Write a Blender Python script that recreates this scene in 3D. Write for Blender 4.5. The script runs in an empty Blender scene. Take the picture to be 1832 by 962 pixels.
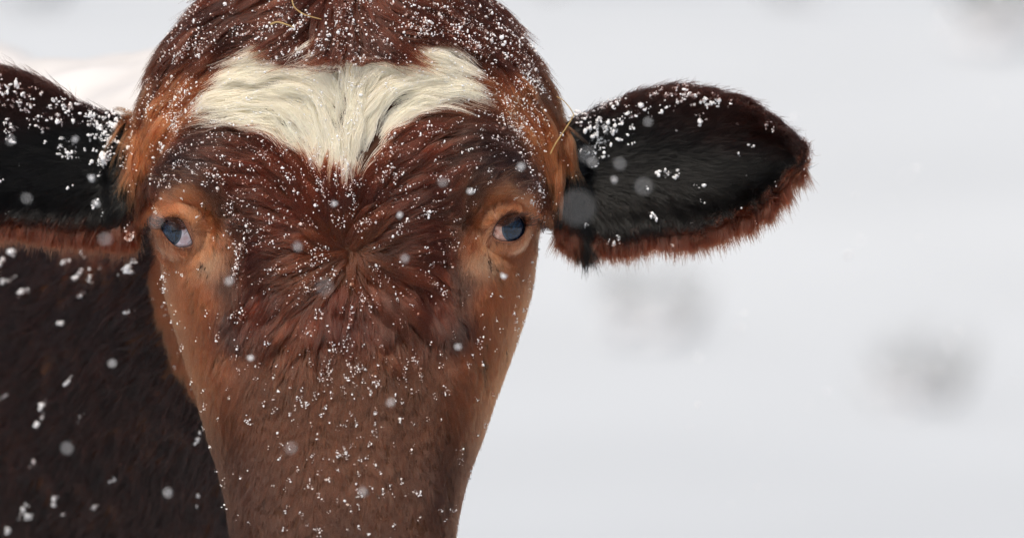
import bpy, bmesh, math, random
import numpy as np
from mathutils import Vector
from mathutils.bvhtree import BVHTree

rng = np.random.default_rng(7)
random.seed(7)
S = bpy.context.scene
COL = S.collection
PX = 0.0004            # metres per photo pixel on the face plane
CAM_D = 3.5
CX, CZ = 304 * PX, 1.15 - 69 * PX

# ------------------------------------------------------------------ camera, sky, sun, exposure
cam_d = bpy.data.cameras.new('camera'); cam = bpy.data.objects.new('camera', cam_d); COL.objects.link(cam)
cam.location = (CX, -CAM_D, CZ); cam.rotation_euler = (math.radians(90), 0, 0)
cam_d.sensor_width = 36; cam_d.lens = 36 * CAM_D / (1832 * PX)
cam_d.clip_start = 0.1; cam_d.clip_end = 2000
cam_d.dof.use_dof = True; cam_d.dof.focus_distance = CAM_D + 0.0; cam_d.dof.aperture_fstop = 4.0
S.camera = cam
w = bpy.data.worlds.new('World'); S.world = w; w.use_nodes = True
nt = w.node_tree; bg = nt.nodes['Background']
sky = nt.nodes.new('ShaderNodeTexSky'); sky.sky_type = 'NISHITA'; sky.sun_disc = False
SUN_EL, SUN_ROT = 52, 205
sky.sun_elevation = math.radians(SUN_EL); sky.sun_rotation = math.radians(SUN_ROT)
sky.air_density = 1.0; sky.dust_density = 6.0; sky.ozone_density = 0.35
nt.links.new(sky.outputs[0], bg.inputs[0]); bg.inputs[1].default_value = 0.11
sun_d = bpy.data.lights.new('sun', 'SUN'); sun = bpy.data.objects.new('sun', sun_d); COL.objects.link(sun)
sun_d.energy = 1.5; sun_d.angle = math.radians(12); sun_d.color = (1.0, 0.97, 0.90)
_az = math.radians(SUN_ROT)
sdir = Vector((math.sin(_az) * math.cos(math.radians(SUN_EL)), math.cos(_az) * math.cos(math.radians(SUN_EL)), math.sin(math.radians(SUN_EL))))
sun.rotation_euler = sdir.to_track_quat('Z', 'Y').to_euler()
S.view_settings.view_transform = 'Standard'; S.view_settings.look = 'None'
S.view_settings.exposure = 0.1; S.view_settings.gamma = 1.0
S.cycles.use_denoising = True; S.cycles.denoiser = 'OPENIMAGEDENOISE'; S.cycles.denoising_input_passes = 'RGB_ALBEDO_NORMAL'; S.cycles.denoising_prefilter = 'ACCURATE'; S.cycles.adaptive_threshold = 0.004
S.cycles.max_bounces = 20; S.cycles.transmission_bounces = 20; S.cycles.transparent_max_bounces = 8
S.cycles.diffuse_bounces = 8; S.cycles.glossy_bounces = 4
S.cycles.caustics_reflective = False; S.cycles.caustics_refractive = False
S.cycles_curves.shape = 'RIBBONS'
S.cycles_curves.subdivisions = 2

# ------------------------------------------------------------------ helpers
def wx(px, d=0.0): return CX + (px - 916) * PX * (CAM_D + d) / CAM_D
def wz(py, d=0.0): return CZ - (py - 481) * PX * (CAM_D + d) / CAM_D

def tag(o, label=None, cat=None, group=None, kind=None):
    for k, v in (('label', label), ('category', cat), ('group', group), ('kind', kind)):
        if v: o[k] = v
    return o

def link(name, data, parent=None):
    o = bpy.data.objects.new(name, data); COL.objects.link(o)
    if parent: o.parent = parent
    return o

def mesh_np(name, verts, faces, mat=None, smooth=True):
    me = bpy.data.meshes.new(name); me.from_pydata([tuple(v) for v in verts], [], [tuple(f) for f in faces]); me.update()
    if smooth: me.polygons.foreach_set('use_smooth', [True] * len(me.polygons))
    if mat: me.materials.append(mat)
    return me

def grid_faces(nr, nc, wrap=True):
    f = []
    for i in range(nr - 1):
        for j in range(nc if wrap else nc - 1):
            k = (j + 1) % nc
            f.append((i * nc + j, i * nc + k, (i + 1) * nc + k, (i + 1) * nc + j))
    return f

def mat(name, color, rough=0.7, spec=0.4, coat=0, noise=0, nscale=30, sss=0):
    m = bpy.data.materials.new(name); m.use_nodes = True
    b = m.node_tree.nodes['Principled BSDF']
    b.inputs['Base Color'].default_value = (*color, 1); b.inputs['Roughness'].default_value = rough
    b.inputs['Specular IOR Level'].default_value = spec; b.inputs['Coat Weight'].default_value = coat
    b.inputs['Coat Roughness'].default_value = 0.02
    if sss:
        b.inputs['Subsurface Weight'].default_value = sss; b.inputs['Subsurface Scale'].default_value = 0.004
    if noise:
        n = m.node_tree.nodes.new('ShaderNodeTexNoise'); n.inputs['Scale'].default_value = nscale; n.inputs['Detail'].default_value = 5
        tc = m.node_tree.nodes.new('ShaderNodeTexCoord'); m.node_tree.links.new(tc.outputs['Object'], n.inputs['Vector'])
        r = m.node_tree.nodes.new('ShaderNodeValToRGB')
        r.color_ramp.elements[0].color = (*[c * (1 - noise) for c in color], 1); r.color_ramp.elements[1].color = (*[min(1, c * (1 + noise)) for c in color], 1)
        r.color_ramp.elements[0].position = .3; r.color_ramp.elements[1].position = .7
        m.node_tree.links.new(n.outputs['Fac'], r.inputs['Fac']); m.node_tree.links.new(r.outputs[0], b.inputs['Base Color'])
    return m

# ------------------------------------------------------------------ materials
M_skin = mat('cow_skin', (0.06, 0.026, 0.014), 0.8, 0.2, noise=.3, nscale=60)
M_lid = mat('eyelid_skin', (0.17, 0.062, 0.032), 0.65, 0.3, noise=.25, nscale=200)
M_rim = mat('lid_rim', (0.05, 0.028, 0.024), 0.25, 0.5)
M_iris = mat('iris', (0.008, 0.018, 0.040), 0.03, 0.5, coat=.1)
def iris_detail():
    t = M_iris.node_tree; b = t.nodes['Principled BSDF']; tc = t.nodes.new('ShaderNodeTexCoord')
    n = t.nodes.new('ShaderNodeTexNoise'); n.inputs['Scale'].default_value = 420; n.inputs['Detail'].default_value = 6; n.inputs['Distortion'].default_value = 1.2; t.links.new(tc.outputs['Object'], n.inputs['Vector'])
    r = t.nodes.new('ShaderNodeValToRGB'); r.color_ramp.elements[0].color = (.002, .004, .009, 1); r.color_ramp.elements[1].color = (.014, .036, .078, 1); r.color_ramp.elements[0].position = .38; r.color_ramp.elements[1].position = .68
    t.links.new(n.outputs['Fac'], r.inputs[0]); t.links.new(r.outputs[0], b.inputs['Base Color'])
    w2 = t.nodes.new('ShaderNodeTexNoise'); w2.inputs['Scale'].default_value = 130; w2.inputs['Detail'].default_value = 2; t.links.new(tc.outputs['Object'], w2.inputs['Vector'])
    bp = t.nodes.new('ShaderNodeBump'); bp.inputs['Strength'].default_value = .35; bp.inputs['Distance'].default_value = .0012
    t.links.new(w2.outputs['Fac'], bp.inputs['Height']); t.links.new(bp.outputs[0], b.inputs['Normal']); t.links.new(bp.outputs[0], b.inputs['Coat Normal'])
iris_detail()
M_snow = mat('snow', (0.86, 0.87, 0.9), 0.75, 0.3)
M_flake = mat('snow_crystals', (0.9, 0.91, 0.93), 0.6, 0.4)
M_snowback = mat('back_snow', (0.68, 0.67, 0.665), 0.8, 0.2, noise=.14, nscale=11)
M_field = mat('snow_field', (0.64, 0.68, 0.71), 0.85, 0.2, noise=.04, nscale=.3)
M_straw = mat('straw', (0.42, 0.29, 0.12), 0.5, 0.4, noise=.25, nscale=120)
M_bark = mat('bark', (0.11, 0.10, 0.09), 0.9, 0.2, noise=.3, nscale=8)
M_twig = mat('twig', (0.13, 0.125, 0.11), 0.9, 0.2)

def hair_mat():
    m = bpy.data.materials.new('cow_hair'); m.use_nodes = True; t = m.node_tree; t.nodes.clear()
    out = t.nodes.new('ShaderNodeOutputMaterial'); h = t.nodes.new('ShaderNodeBsdfHairPrincipled')
    h.model = 'CHIANG'; h.parametrization = 'COLOR'
    a = t.nodes.new('ShaderNodeAttribute'); a.attribute_name = 'coat_colour'
    h.inputs['Roughness'].default_value = 0.21; h.inputs['Radial Roughness'].default_value = 0.45
    h.inputs['Coat'].default_value = 0.0; h.inputs['IOR'].default_value = 1.42
    h.inputs['Random Roughness'].default_value = 0.2
    t.links.new(a.outputs['Color'], h.inputs['Color']); t.links.new(h.outputs[0], out.inputs[0])
    return m
M_hair = hair_mat()
def white_hair_mat():
    m = bpy.data.materials.new('cream_hair'); m.use_nodes = True; t = m.node_tree; b = t.nodes['Principled BSDF']
    a = t.nodes.new('ShaderNodeAttribute'); a.attribute_name = 'coat_colour'; t.links.new(a.outputs['Color'], b.inputs['Base Color'])
    b.inputs['Roughness'].default_value = .45; b.inputs['Specular IOR Level'].default_value = .35
    tr = t.nodes.new('ShaderNodeBsdfTranslucent'); t.links.new(a.outputs['Color'], tr.inputs['Color']); mx = t.nodes.new('ShaderNodeMixShader'); mx.inputs[0].default_value = .42
    t.links.new(b.outputs[0], mx.inputs[1]); t.links.new(tr.outputs[0], mx.inputs[2]); t.links.new(mx.outputs[0], t.nodes['Material Output'].inputs[0])
    return m
M_white = white_hair_mat()

# ------------------------------------------------------------------ snow field
def field_z(x, y):
    r = np.maximum(0, y - 14)
    z = 0.10 * r * np.minimum(1, r / 15)
    z = z + 0.35 * np.sin(x * .11 + 1) * np.clip((y - 8) / 25, 0, 1) + .25 * np.sin(y * .17 + x * .05) * np.clip((y - 10) / 20, 0, 1)
    return z - 0.02 * np.sin(x * 1.7) * np.sin(y * 1.3)
def build_field():
    ys = np.concatenate([np.linspace(-120, -12, 12), np.linspace(-10, 12, 34), np.linspace(13, 90, 90), np.linspace(95, 700, 50)])
    xs = np.concatenate([np.linspace(-500, -45, 30), np.linspace(-40, 40, 90), np.linspace(45, 500, 30)])
    X, Y = np.meshgrid(xs, ys); Z = field_z(X, Y)
    v = np.stack([X.ravel(), Y.ravel(), Z.ravel()], 1)
    o = link('snow_field', mesh_np('snow_field', v, grid_faces(len(ys), len(xs), False), M_field)); tag(o, kind='structure')
build_field()

# ------------------------------------------------------------------ shrubs and trees far behind, bare and snowy
def tube_mesh(paths, sides=5):
    V, F = [], []
    for pts, rads in paths:
        b = len(V)
        for i, (p, r) in enumerate(zip(pts, rads)):
            p = Vector(p); q = Vector(pts[min(i + 1, len(pts) - 1)]) - Vector(pts[max(i - 1, 0)])
            q = q.normalized() if q.length > 0 else Vector((0, 0, 1))
            a = q.cross(Vector((0.31, 0.9, 0.2))).normalized(); c = q.cross(a)
            for k in range(sides):
                t = 2 * math.pi * k / sides; V.append(tuple(p + (a * math.cos(t) + c * math.sin(t)) * r))
        for i in range(len(pts) - 1):
            for k in range(sides):
                F.append((b + i * sides + k, b + i * sides + (k + 1) % sides, b + (i + 1) * sides + (k + 1) % sides, b + (i + 1) * sides + k))
    return V, F
def branch(out, p, d, L, r, lvl, R):
    pts, rad = [tuple(p)], [r]; q = Vector(p)
    for i in range(4):
        d = (d + Vector((R.uniform(-.22, .22), R.uniform(-.22, .22), R.uniform(-.05, .15)))).normalized()
        q = q + d * L / 4; pts.append(tuple(q)); rad.append(r * (1 - .18 * (i + 1)))
        if lvl > 0:
            for _ in range(2):
                e = (d + Vector((R.uniform(-1, 1), R.uniform(-1, 1), R.uniform(-.1, .7)))).normalized()
                branch(out, q, e, L * R.uniform(.45, .65), r * .45, lvl - 1, R)
    out.append((pts, rad))
def shrub(px, py, d, h, label, seed):
    R = random.Random(seed); x = wx(px, d); y = d; z = float(field_z(np.array(x), np.array(y)))
    e = bpy.data.objects.new('bare_shrub', None); COL.objects.link(e); e.location = (x, y, z - .05)
    out = []
    for _ in range(9):
        branch(out, Vector((R.uniform(-.2, .2), R.uniform(-.2, .2), 0)), Vector((R.uniform(-.7, .7), R.uniform(-.7, .7), 1)).normalized(), h * R.uniform(.7, 1), h * .011, 2, R)
    V, F = tube_mesh(out, 4); link('twigs', mesh_np('twigs', V, F, M_twig), e)
    # settled snow inside the shrub
    SV, SF = [], []
    for _ in range(14):
        c = Vector((R.gauss(0, h * .3), R.gauss(0, h * .3), R.uniform(.05, h * .5))); rr = R.uniform(.06, .14) * h; b = len(SV)
        for i in range(5):
            for k in range(8):
                th = math.pi * (i / 4); ph = k * math.pi / 4; s = rr * (1 + .2 * R.random())
                SV.append((c.x + s * math.sin(th) * math.cos(ph) * 1.6, c.y + s * math.sin(th) * math.sin(ph) * 1.4, c.z + s * .6 * math.cos(th)))
        SF += [(b + a, b + b2, b + c2, b + d2) for (a, b2, c2, d2) in grid_faces(5, 8)]
    link('snow_clump', mesh_np('snow_clump', SV, SF, M_snow), e)
    tag(e, label, 'shrub', 'bare shrubs on the snowy slope')
def tree(px, d, h, label, seed):
    R = random.Random(seed); x = wx(px, d); z = float(field_z(np.array(x), np.array(d)))
    e = bpy.data.objects.new('bare_tree', None); COL.objects.link(e); e.location = (x, d, z - .1)
    pts, rad, p = [], [], Vector((0, 0, 0)); d0 = Vector((0, 0, 1)); out = []
    for i in range(9):
        pts.append(tuple(p)); rad.append(h * .011 * (1 - i / 10)); p = p + (d0 + Vector((R.uniform(-.08, .08), R.uniform(-.08, .08), 0))) * h / 9
        if i > 2:
            for _ in range(3): branch(out, Vector(pts[-1]), Vector((R.uniform(-1, 1), R.uniform(-1, 1), .5)).normalized(), h * .28, h * .008, 1, R)
    V, F = tube_mesh([(pts, rad)], 9); link('trunk', mesh_np('trunk', V, F, M_bark), e)
    V, F = tube_mesh(out, 4); link('crown', mesh_np('crown', V, F, M_twig), e)
    tag(e, label, 'tree', 'bare trees on the snowy slope')

# ------------------------------------------------------------------ cow: skin surface
def lerp_tab(tab, n):
    t = np.array(tab, float); i = np.linspace(0, len(t) - 1, n); k = np.arange(len(t))
    # smooth cubic-ish interpolation (Catmull-Rom)
    out = []
    for u in i:
        a = int(min(len(t) - 2, math.floor(u))); f = u - a
        p0, p1, p2, p3 = t[max(a - 1, 0)], t[a], t[a + 1], t[min(a + 2, len(t) - 1)]
        out.append(.5 * ((2 * p1) + (-p0 + p2) * f + (2 * p0 - 5 * p1 + 4 * p2 - p3) * f * f + (-p0 + 3 * p1 - 3 * p2 + p3) * f ** 3))
    return np.array(out)

EYES = {'left': dict(c=(329, 413), d=50, side=-1), 'right': dict(c=(897, 407), d=48, side=1)}
ER = 45.0   # eyeball radius, px
HEAD = [  # py, cx, halfwidth, front, widest, back
 (-66, 612, 20, 120, 150, 190), (-58, 612, 80, 70, 160, 270), (-38, 612, 150, 30, 180, 330), (10, 612, 222, 0, 195, 380), (68, 612, 276, -12, 205, 430),
 (120, 613, 316, -20, 210, 450), (180, 615, 346, -26, 210, 465), (240, 617, 358, -30, 205, 475), (300, 618, 354, -34, 200, 480), (360, 618, 352, -38, 195, 475),
 (420, 618, 346, -44, 190, 465), (490, 618, 334, -56, 180, 450), (560, 618, 316, -74, 165, 430), (650, 618, 288, -104, 130, 400), (760, 616, 248, -140, 80, 340),
 (860, 615, 214, -168, 30, 280), (960, 614, 196, -194, -20, 220), (1060, 614, 194, -214, -60, 140), (1135, 614, 186, -206, -80, 70), (1195, 614, 140, -176, -85, 10), (1222, 614, 50, -130, -90, -40)]
def build_head():
    T = lerp_tab(HEAD, 230); nc = 260; V = []
    th = np.linspace(0, 2 * np.pi, nc, endpoint=False)
    ct, st = np.cos(th), np.sin(th)
    for py, cx, hw, yf, yw, yb in T:
        n = 2.5
        ex = np.sign(ct) * np.abs(ct) ** (2 / n); ey = np.sign(st) * np.abs(st) ** (2 / n)
        x = cx + hw * ex; y = np.where(st < 0, yw + (yw - yf) * ey, yw + (yb - yw) * ey)
        # relief of the face (px, outward = away from axis)
        dxo, dyo = (x - cx) / max(hw, 1), (y - yw) / max(yw - yf, 1); ln = np.sqrt(dxo ** 2 + dyo ** 2) + 1e-6
        front = st < 0.3; rel = np.zeros(nc)
        def g(ax, ay, rx, ry, a): return a * np.exp(-((x - ax) / rx) ** 2 - ((py - ay) / ry) ** 2)
        for s in (-1, 1):
            rel += g(617 + s * 262, 315, 70, 50, 22)          # orbital ridge
            rel += g(617 + s * 286, 408, 46, 40, -30)         # socket
            rel += g(617 + s * 182, 490, 26, 110, -30)        # groove beside the forehead pad
            rel += g(617 + s * 250, 540, 60, 60, 8)           # cheek bone
            rel += g(617 + s * 205, 690, 34, 120, 13) + g(617 + s * 120, 760, 30, 160, -8) + g(617 + s * 150, 900, 26, 60, 7)
            rel += g(614 + s * 78, 1085, 26, 30, -30)         # nostril
            rel += g(614 + s * 95, 1060, 45, 40, 12)
        rel += g(618, 430, 140, 150, 22) + g(612, 120, 180, 60, 6)
        rel += g(614, 1168, 170, 9, -10)
        rel = np.where(front, rel, 0)
        x = x + rel * dxo / ln; y = y + rel * dyo / ln
        for j in range(nc): V.append(((x[j] - 612) * PX, y[j] * PX, 1.15 + (412 - py) * PX))
    F = grid_faces(len(T), nc); F.append(tuple(range(nc))); F.append(tuple(range(len(V) - 1, len(V) - nc - 1, -1)))
    return V, F
EAR_TOP = {-1: [(262, 232), (200, 212), (130, 182), (60, 142), (0, 125), (-60, 132), (-120, 165), (-175, 215), (-205, 262)],
            1: [(985, 240), (1040, 212), (1090, 190), (1150, 168), (1220, 158), (1290, 165), (1350, 190), (1405, 230), (1440, 275)]}
EAR_BOT = {-1: [(262, 402), (200, 408), (130, 406), (60, 402), (0, 398), (-60, 384), (-120, 350), (-175, 305), (-205, 276)],
            1: [(985, 404), (1040, 424), (1090, 426), (1150, 424), (1220, 418), (1290, 404), (1350, 376), (1405, 332), (1440, 287)]}
def build_ear(s):
    tp, bt = lerp_tab(EAR_TOP[s], 60), lerp_tab(EAR_BOT[s], 60); nv = 44; V = []
    for i in range(60):
        u = i / 59
        for k in range(nv):
            a = 2 * math.pi * k / nv; v = math.cos(a); side = math.sin(a)      # v: -1 top .. 1 bottom ; side>0 = back
            px = tp[i][0] * (1 - (v + 1) / 2) + bt[i][0] * (v + 1) / 2; py = tp[i][1] * (1 - (v + 1) / 2) + bt[i][1] * (v + 1) / 2
            cup = (1 - v * v) * 62 * math.sin(math.pi * min(1, .25 + .75 * (1 - u))) ** .7
            thick = 9 * (1 - u) + 9
            d = 190 - 40 * u + cup * .9 + (thick * side * (3.2 if u < .12 else 1.2)) - (0 if v < 0 else 25 * v)
            dd = d * PX
            V.append((wx(px, dd), dd, wz(py, dd)))
    F = grid_faces(60, nv); F.append(tuple(range(nv))); F.append(tuple(range(len(V) - 1, len(V) - nv - 1, -1)))
    return V, F
def build_sweep(tab, n=80, nc=80):   # x, y, z, rx (across), rz ; ring plane perpendicular to path
    T = lerp_tab(tab, n); V = []
    for i, (x, y, z, rx, rz) in enumerate(T):
        a = T[max(i - 1, 0)][:3]; b = T[min(i + 1, n - 1)][:3]; t = Vector(b - a).normalized()
        side = t.cross(Vector((0, 0, 1)))
        if side.length < .2: side = Vector((1, 0, 0))
        side.normalize(); up = side.cross(t)
        for k in range(nc):
            q = 2 * math.pi * k / nc; p = Vector((x, y, z)) + side * rx * math.cos(q) + up * rz * math.sin(q); V.append(tuple(p))
    F = grid_faces(n, nc); F.append(tuple(range(nc))); F.append(tuple(range(len(V) - 1, len(V) - nc - 1, -1)))
    return V, F
pieces = [build_head(), build_ear(-1), build_ear(1)]
pieces.append(build_sweep([(0, .08, 1.17, .10, .12), (-.01, .16, 1.16, .105, .14), (-.08, .3, 1.11, .14, .18), (-.2, .5, 1.04, .19, .25), (-.32, .72, .99, .24, .29), (-.40, .95, .98, .28, .31)]))
pieces.append(build_sweep([(-.33, .70, .97, .08, .1), (-.35, .74, .97, .22, .24), (-.40, .88, .98, .29, .325), (-.5, 1.2, .975, .34, .345), (-.64, 1.6, .95, .37, .36), (-.78, 2.0, .94, .33, .325), (-.86, 2.3, .96, .25, .27), (-.90, 2.45, .99, .1, .14)]))
for lx, ly in ((-.52, .95), (-.24, .92), (-1.0, 2.12), (-.68, 2.2)):
    f = 1 if ly > 1.5 else 0
    pieces.append(build_sweep([(lx, ly, .85, .12, .14), (lx, ly - .02 * f, .62, .09, .11 + .03 * f), (lx, ly + .07 * f, .42, .05, .06), (lx, ly + .08 * f, .36, .05, .055), (lx, ly + .04 * f, .15, .033, .036), (lx, ly, .07, .045, .05), (lx, ly - .01, -.02, .05, .06)], 40, 24))
pieces.append(build_sweep([(-.86, 2.42, 1.2, .03, .03), (-.9, 2.52, 1.1, .025, .025), (-.91, 2.54, .8, .02, .02), (-.91, 2.53, .5, .03, .03), (-.91, 2.53, .38, .008, .008)], 30, 12))
bm = bmesh.new()
for V, F in pieces:
    vs = [bm.verts.new(v) for v in V]
    for f in F:
        try: bm.faces.new([vs[i] for i in f])
        except ValueError: pass
bmesh.ops.recalc_face_normals(bm, faces=bm.faces)
tmp = bpy.data.meshes.new('tmp'); bm.to_mesh(tmp); bm.free()
to = bpy.data.objects.new('tmp', tmp); COL.objects.link(to)
rm = to.modifiers.new('r', 'REMESH'); rm.mode = 'VOXEL'; rm.voxel_size = 0.0042; rm.use_smooth_shade = True
sm = to.modifiers.new('s', 'SMOOTH'); sm.factor = .5; sm.iterations = 5
dg = bpy.context.evaluated_depsgraph_get(); dg.update()
skin = bpy.data.meshes.new_from_object(to.evaluated_get(dg)); bpy.data.objects.remove(to); bpy.data.meshes.remove(tmp)
skin.name = 'cow'; skin.materials.clear(); skin.materials.append(M_skin)
cow = link('cow', skin)
tag(cow, 'reddish brown cow facing the camera with creamy white patch across its snow-dusted forehead', 'cow')
def mesh_arrays(me):
    me.calc_loop_triangles()
    v = np.empty(len(me.vertices) * 3, np.float32); me.vertices.foreach_get('co', v)
    t = np.empty(len(me.loop_triangles) * 3, np.int32); me.loop_triangles.foreach_get('vertices', t)
    return v.reshape(-1, 3), t.reshape(-1, 3)
SV, ST = mesh_arrays(skin)
bvh0 = BVHTree.FromPolygons([Vector(v) for v in SV.tolist()], ST.tolist())

# ------------------------------------------------------------------ eyes and lids
OUTL = {  # eye openings, px
 'left': [(289, 402), (297, 394), (308, 390.5), (318, 391), (326, 396), (332, 407), (339, 422), (344, 435), (340, 440), (330, 441.5), (320, 441.5), (312, 438), (303, 430), (295, 420), (289, 410)],
 'right': [(882, 421), (885, 408), (891, 398), (900, 389), (910, 384), (920, 382.5), (931, 386), (938.5, 395), (940, 407), (937, 417), (930, 425), (921, 430), (910, 431), (898, 430), (887, 426)]}
def resample(poly, n):
    p = np.array(poly + poly[:1], float); s = np.concatenate([[0], np.cumsum(np.linalg.norm(np.diff(p, axis=0), axis=1))])
    t = np.linspace(0, s[-1], n, endpoint=False); q = np.stack([np.interp(t, s, p[:, 0]), np.interp(t, s, p[:, 1])], 1)
    for _ in range(3): q = .25 * np.roll(q, 1, 0) + .5 * q + .25 * np.roll(q, -1, 0)
    return q
lid_meshes = []
for key, E in EYES.items():
    s = E['side']; cxp, cyp = E['c']; dm = E['d'] * PX
    ctr = Vector((wx(cxp, dm), dm, wz(cyp, dm))); R = ER * PX
    fwd = Vector((s * math.sin(math.radians(34)), -math.cos(math.radians(34)), -.05)).normalized()
    q = fwd.to_track_quat('Z', 'Y')
    # eyeball
    V = [tuple(q @ Vector((R * math.sin(a) * math.cos(b), R * math.sin(a) * math.sin(b), R * math.cos(a)))) for a in np.linspace(0.0005, math.pi - .0005, 48) for b in np.linspace(0, 2 * math.pi, 64, endpoint=False)]
    m = bpy.data.materials.new('eye_white'); m.use_nodes = True; n = m.node_tree; b = n.nodes['Principled BSDF']
    no = n.nodes.new('ShaderNodeTexNoise'); no.inputs['Scale'].default_value = 260; no.inputs['Detail'].default_value = 6
    tc = n.nodes.new('ShaderNodeTexCoord'); n.links.new(tc.outputs['Object'], no.inputs['Vector'])
    cr = n.nodes.new('ShaderNodeValToRGB'); cr.color_ramp.elements[0].position = .35; cr.color_ramp.elements[1].position = .6
    if s < 0: cr.color_ramp.elements[0].color = (.42, .30, .33, 1); cr.color_ramp.elements[1].color = (.62, .58, .66, 1)
    else: cr.color_ramp.elements[0].color = (.36, .17, .13, 1); cr.color_ramp.elements[1].color = (.62, .42, .36, 1)
    n.links.new(no.outputs['Fac'], cr.inputs['Fac']); n.links.new(cr.outputs[0], b.inputs['Base Color'])
    b.inputs['Roughness'].default_value = .15; b.inputs['Coat Weight'].default_value = .6; b.inputs['Subsurface Weight'].default_value = .15; b.inputs['Subsurface Scale'].default_value = .002
    eye = link('eye', mesh_np('eye', V, grid_faces(48, 64), m), cow); eye.location = ctr
    tag(eye, 'eye on the %s side of the face with %s white showing' % (('left', 'pale bluish') if s < 0 else ('right', 'pinkish')))
    # iris with bulging wet cornea
    A = math.radians(33); V, mi = [], []
    for i in range(16):
        a = A * (i / 15) + 1e-4; rr = R * (1.004 + .075 * (1 - (i / 15) ** 2))
        for k in range(64):
            bb = 2 * math.pi * k / 64; V.append(tuple(q @ Vector((rr * math.sin(a) * math.cos(bb), rr * math.sin(a) * math.sin(bb), rr * math.cos(a)))))
    me = mesh_np('iris', V, grid_faces(16, 64), M_iris)
    lim = mat('limbus_glint', (.05, .07, .10), .1, .5, coat=0); me.materials.append(lim)  # paler lower limbus arc, painted in place of the snow's bright reflection
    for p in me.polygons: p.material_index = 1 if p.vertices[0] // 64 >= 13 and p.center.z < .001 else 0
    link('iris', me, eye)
    # tear corner
    cc = (341, 436) if s < 0 else (884, 420); dd = dm - 24 * PX
    V = [(wx(cc[0], dd) + 5.5 * PX * math.sin(a) * math.cos(b2), dd + 7 * PX * math.sin(a) * math.sin(b2), wz(cc[1], dd) + 4.5 * PX * math.cos(a)) for a in np.linspace(.001, math.pi - .001, 12) for b2 in np.linspace(0, 2 * math.pi, 16, endpoint=False)]
    o = link('tear_corner', mesh_np('tear_corner', [tuple(Vector(v) - ctr) for v in V], grid_faces(12, 16), mat('tear_corner_skin', (.38, .10, .10), .2, .5, coat=.8)), eye)
    # eyelid
    N = 96; O = resample(OUTL[key], N); c2 = O.mean(0)
    tan = np.roll(O, -1, 0) - np.roll(O, 1, 0); tan /= np.linalg.norm(tan, axis=1)[:, None]; nrm = np.stack([tan[:, 1], -tan[:, 0]], 1)
    nrm *= np.sign(((O - c2) * nrm).sum(1))[:, None]
    rad = (O - c2) / np.linalg.norm(O - c2, axis=1)[:, None]
    rings = [(0, .99), (0, 1.05), (1.5, 1.10), (4, 1.14), (8, 1.155), (12, 1.15), (17, 1.16), (23, 0), (30, 0), (38, 0), (47, 0)]
    V = []
    for ri, (e, br) in enumerate(rings):
        for j in range(N):
            outer = max(0, rad[j][0] * s)
            ee = e * (1 - .62 * outer); dirn = (nrm[j] * max(0, 1 - e / 20) + rad[j] * min(1, e / 20)); p = O[j] + dirn * ee
            # depth on sphere
            rr = ER * (br if br else 1.16); r2 = (p[0] - cxp) ** 2 + (p[1] - cyp) ** 2
            ds = E['d'] - math.sqrt(max(rr * rr - r2, 60.0))
            ax, az = wx(p[0], 0), wz(p[1], 0); hit = bvh0.ray_cast(Vector((ax, -1, az)), Vector((0, 1, 0)))
            dk = hit[0].y / PX if hit[0] is not None else ds
            if br: f = max(0, (e - 8) / 22)
            else: f = min(1, (e - 4) / 26)
            f = f * f * (3 - 2 * f)
            d = ds * (1 - f) + (dk - 1.5 + (4 if ri == len(rings) - 1 else 0)) * f
            dn = rad[j][1]
            if dn > .35 and 7 < e < 16: d += 5 * (dn - .35)       # fold under the lower lid
            if dn > .2 and 15 < e < 25: d -= 3 * dn
            if dn < -.2 and 7 < e < 14: d -= 4 * (-dn)              # heavy upper lid
            if r2 < (ER + 4) ** 2 and ri > 1: d = min(d, E['d'] - math.sqrt(max((ER + 4) ** 2 - r2, 4)) - .5)
            V.append((wx(p[0], d * PX), d * PX, wz(p[1], d * PX)))
    me = mesh_np('eyelid', V, grid_faces(len(rings), N), M_lid); me.materials.append(M_rim)
    for p in me.polygons: p.material_index = 1 if p.index // N < 2 else 0
    bm = bmesh.new(); bm.from_mesh(me); bmesh.ops.recalc_face_normals(bm, faces=bm.faces)
    if sum(f.normal.y for f in bm.faces) > 0: bmesh.ops.reverse_faces(bm, faces=bm.faces)
    bm.to_mesh(me); bm.free()
    link('eyelid', me, cow); lid_meshes.append(me)

# combined surface for growing hair
allV, allT, off = [SV], [ST], len(SV)
for me in lid_meshes:
    v, t = mesh_arrays(me); allV.append(v); allT.append(t + off); off += len(v)
AV, AT = np.concatenate(allV).astype(float), np.concatenate(allT)
bvh = BVHTree.FromPolygons([Vector(v) for v in AV.tolist()], AT.tolist())
tri = AV[AT]; tn = np.cross(tri[:, 1] - tri[:, 0], tri[:, 2] - tri[:, 0]); ta = np.linalg.norm(tn, axis=1) / 2; tn /= (2 * ta[:, None] + 1e-12)
tc_ = tri.mean(1)

def to_px(p):
    f = CAM_D / (CAM_D + p[..., 1])
    return 916 + (p[..., 0] - CX) / PX * f, 481 - (p[..., 2] - CZ) / PX * f

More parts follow.
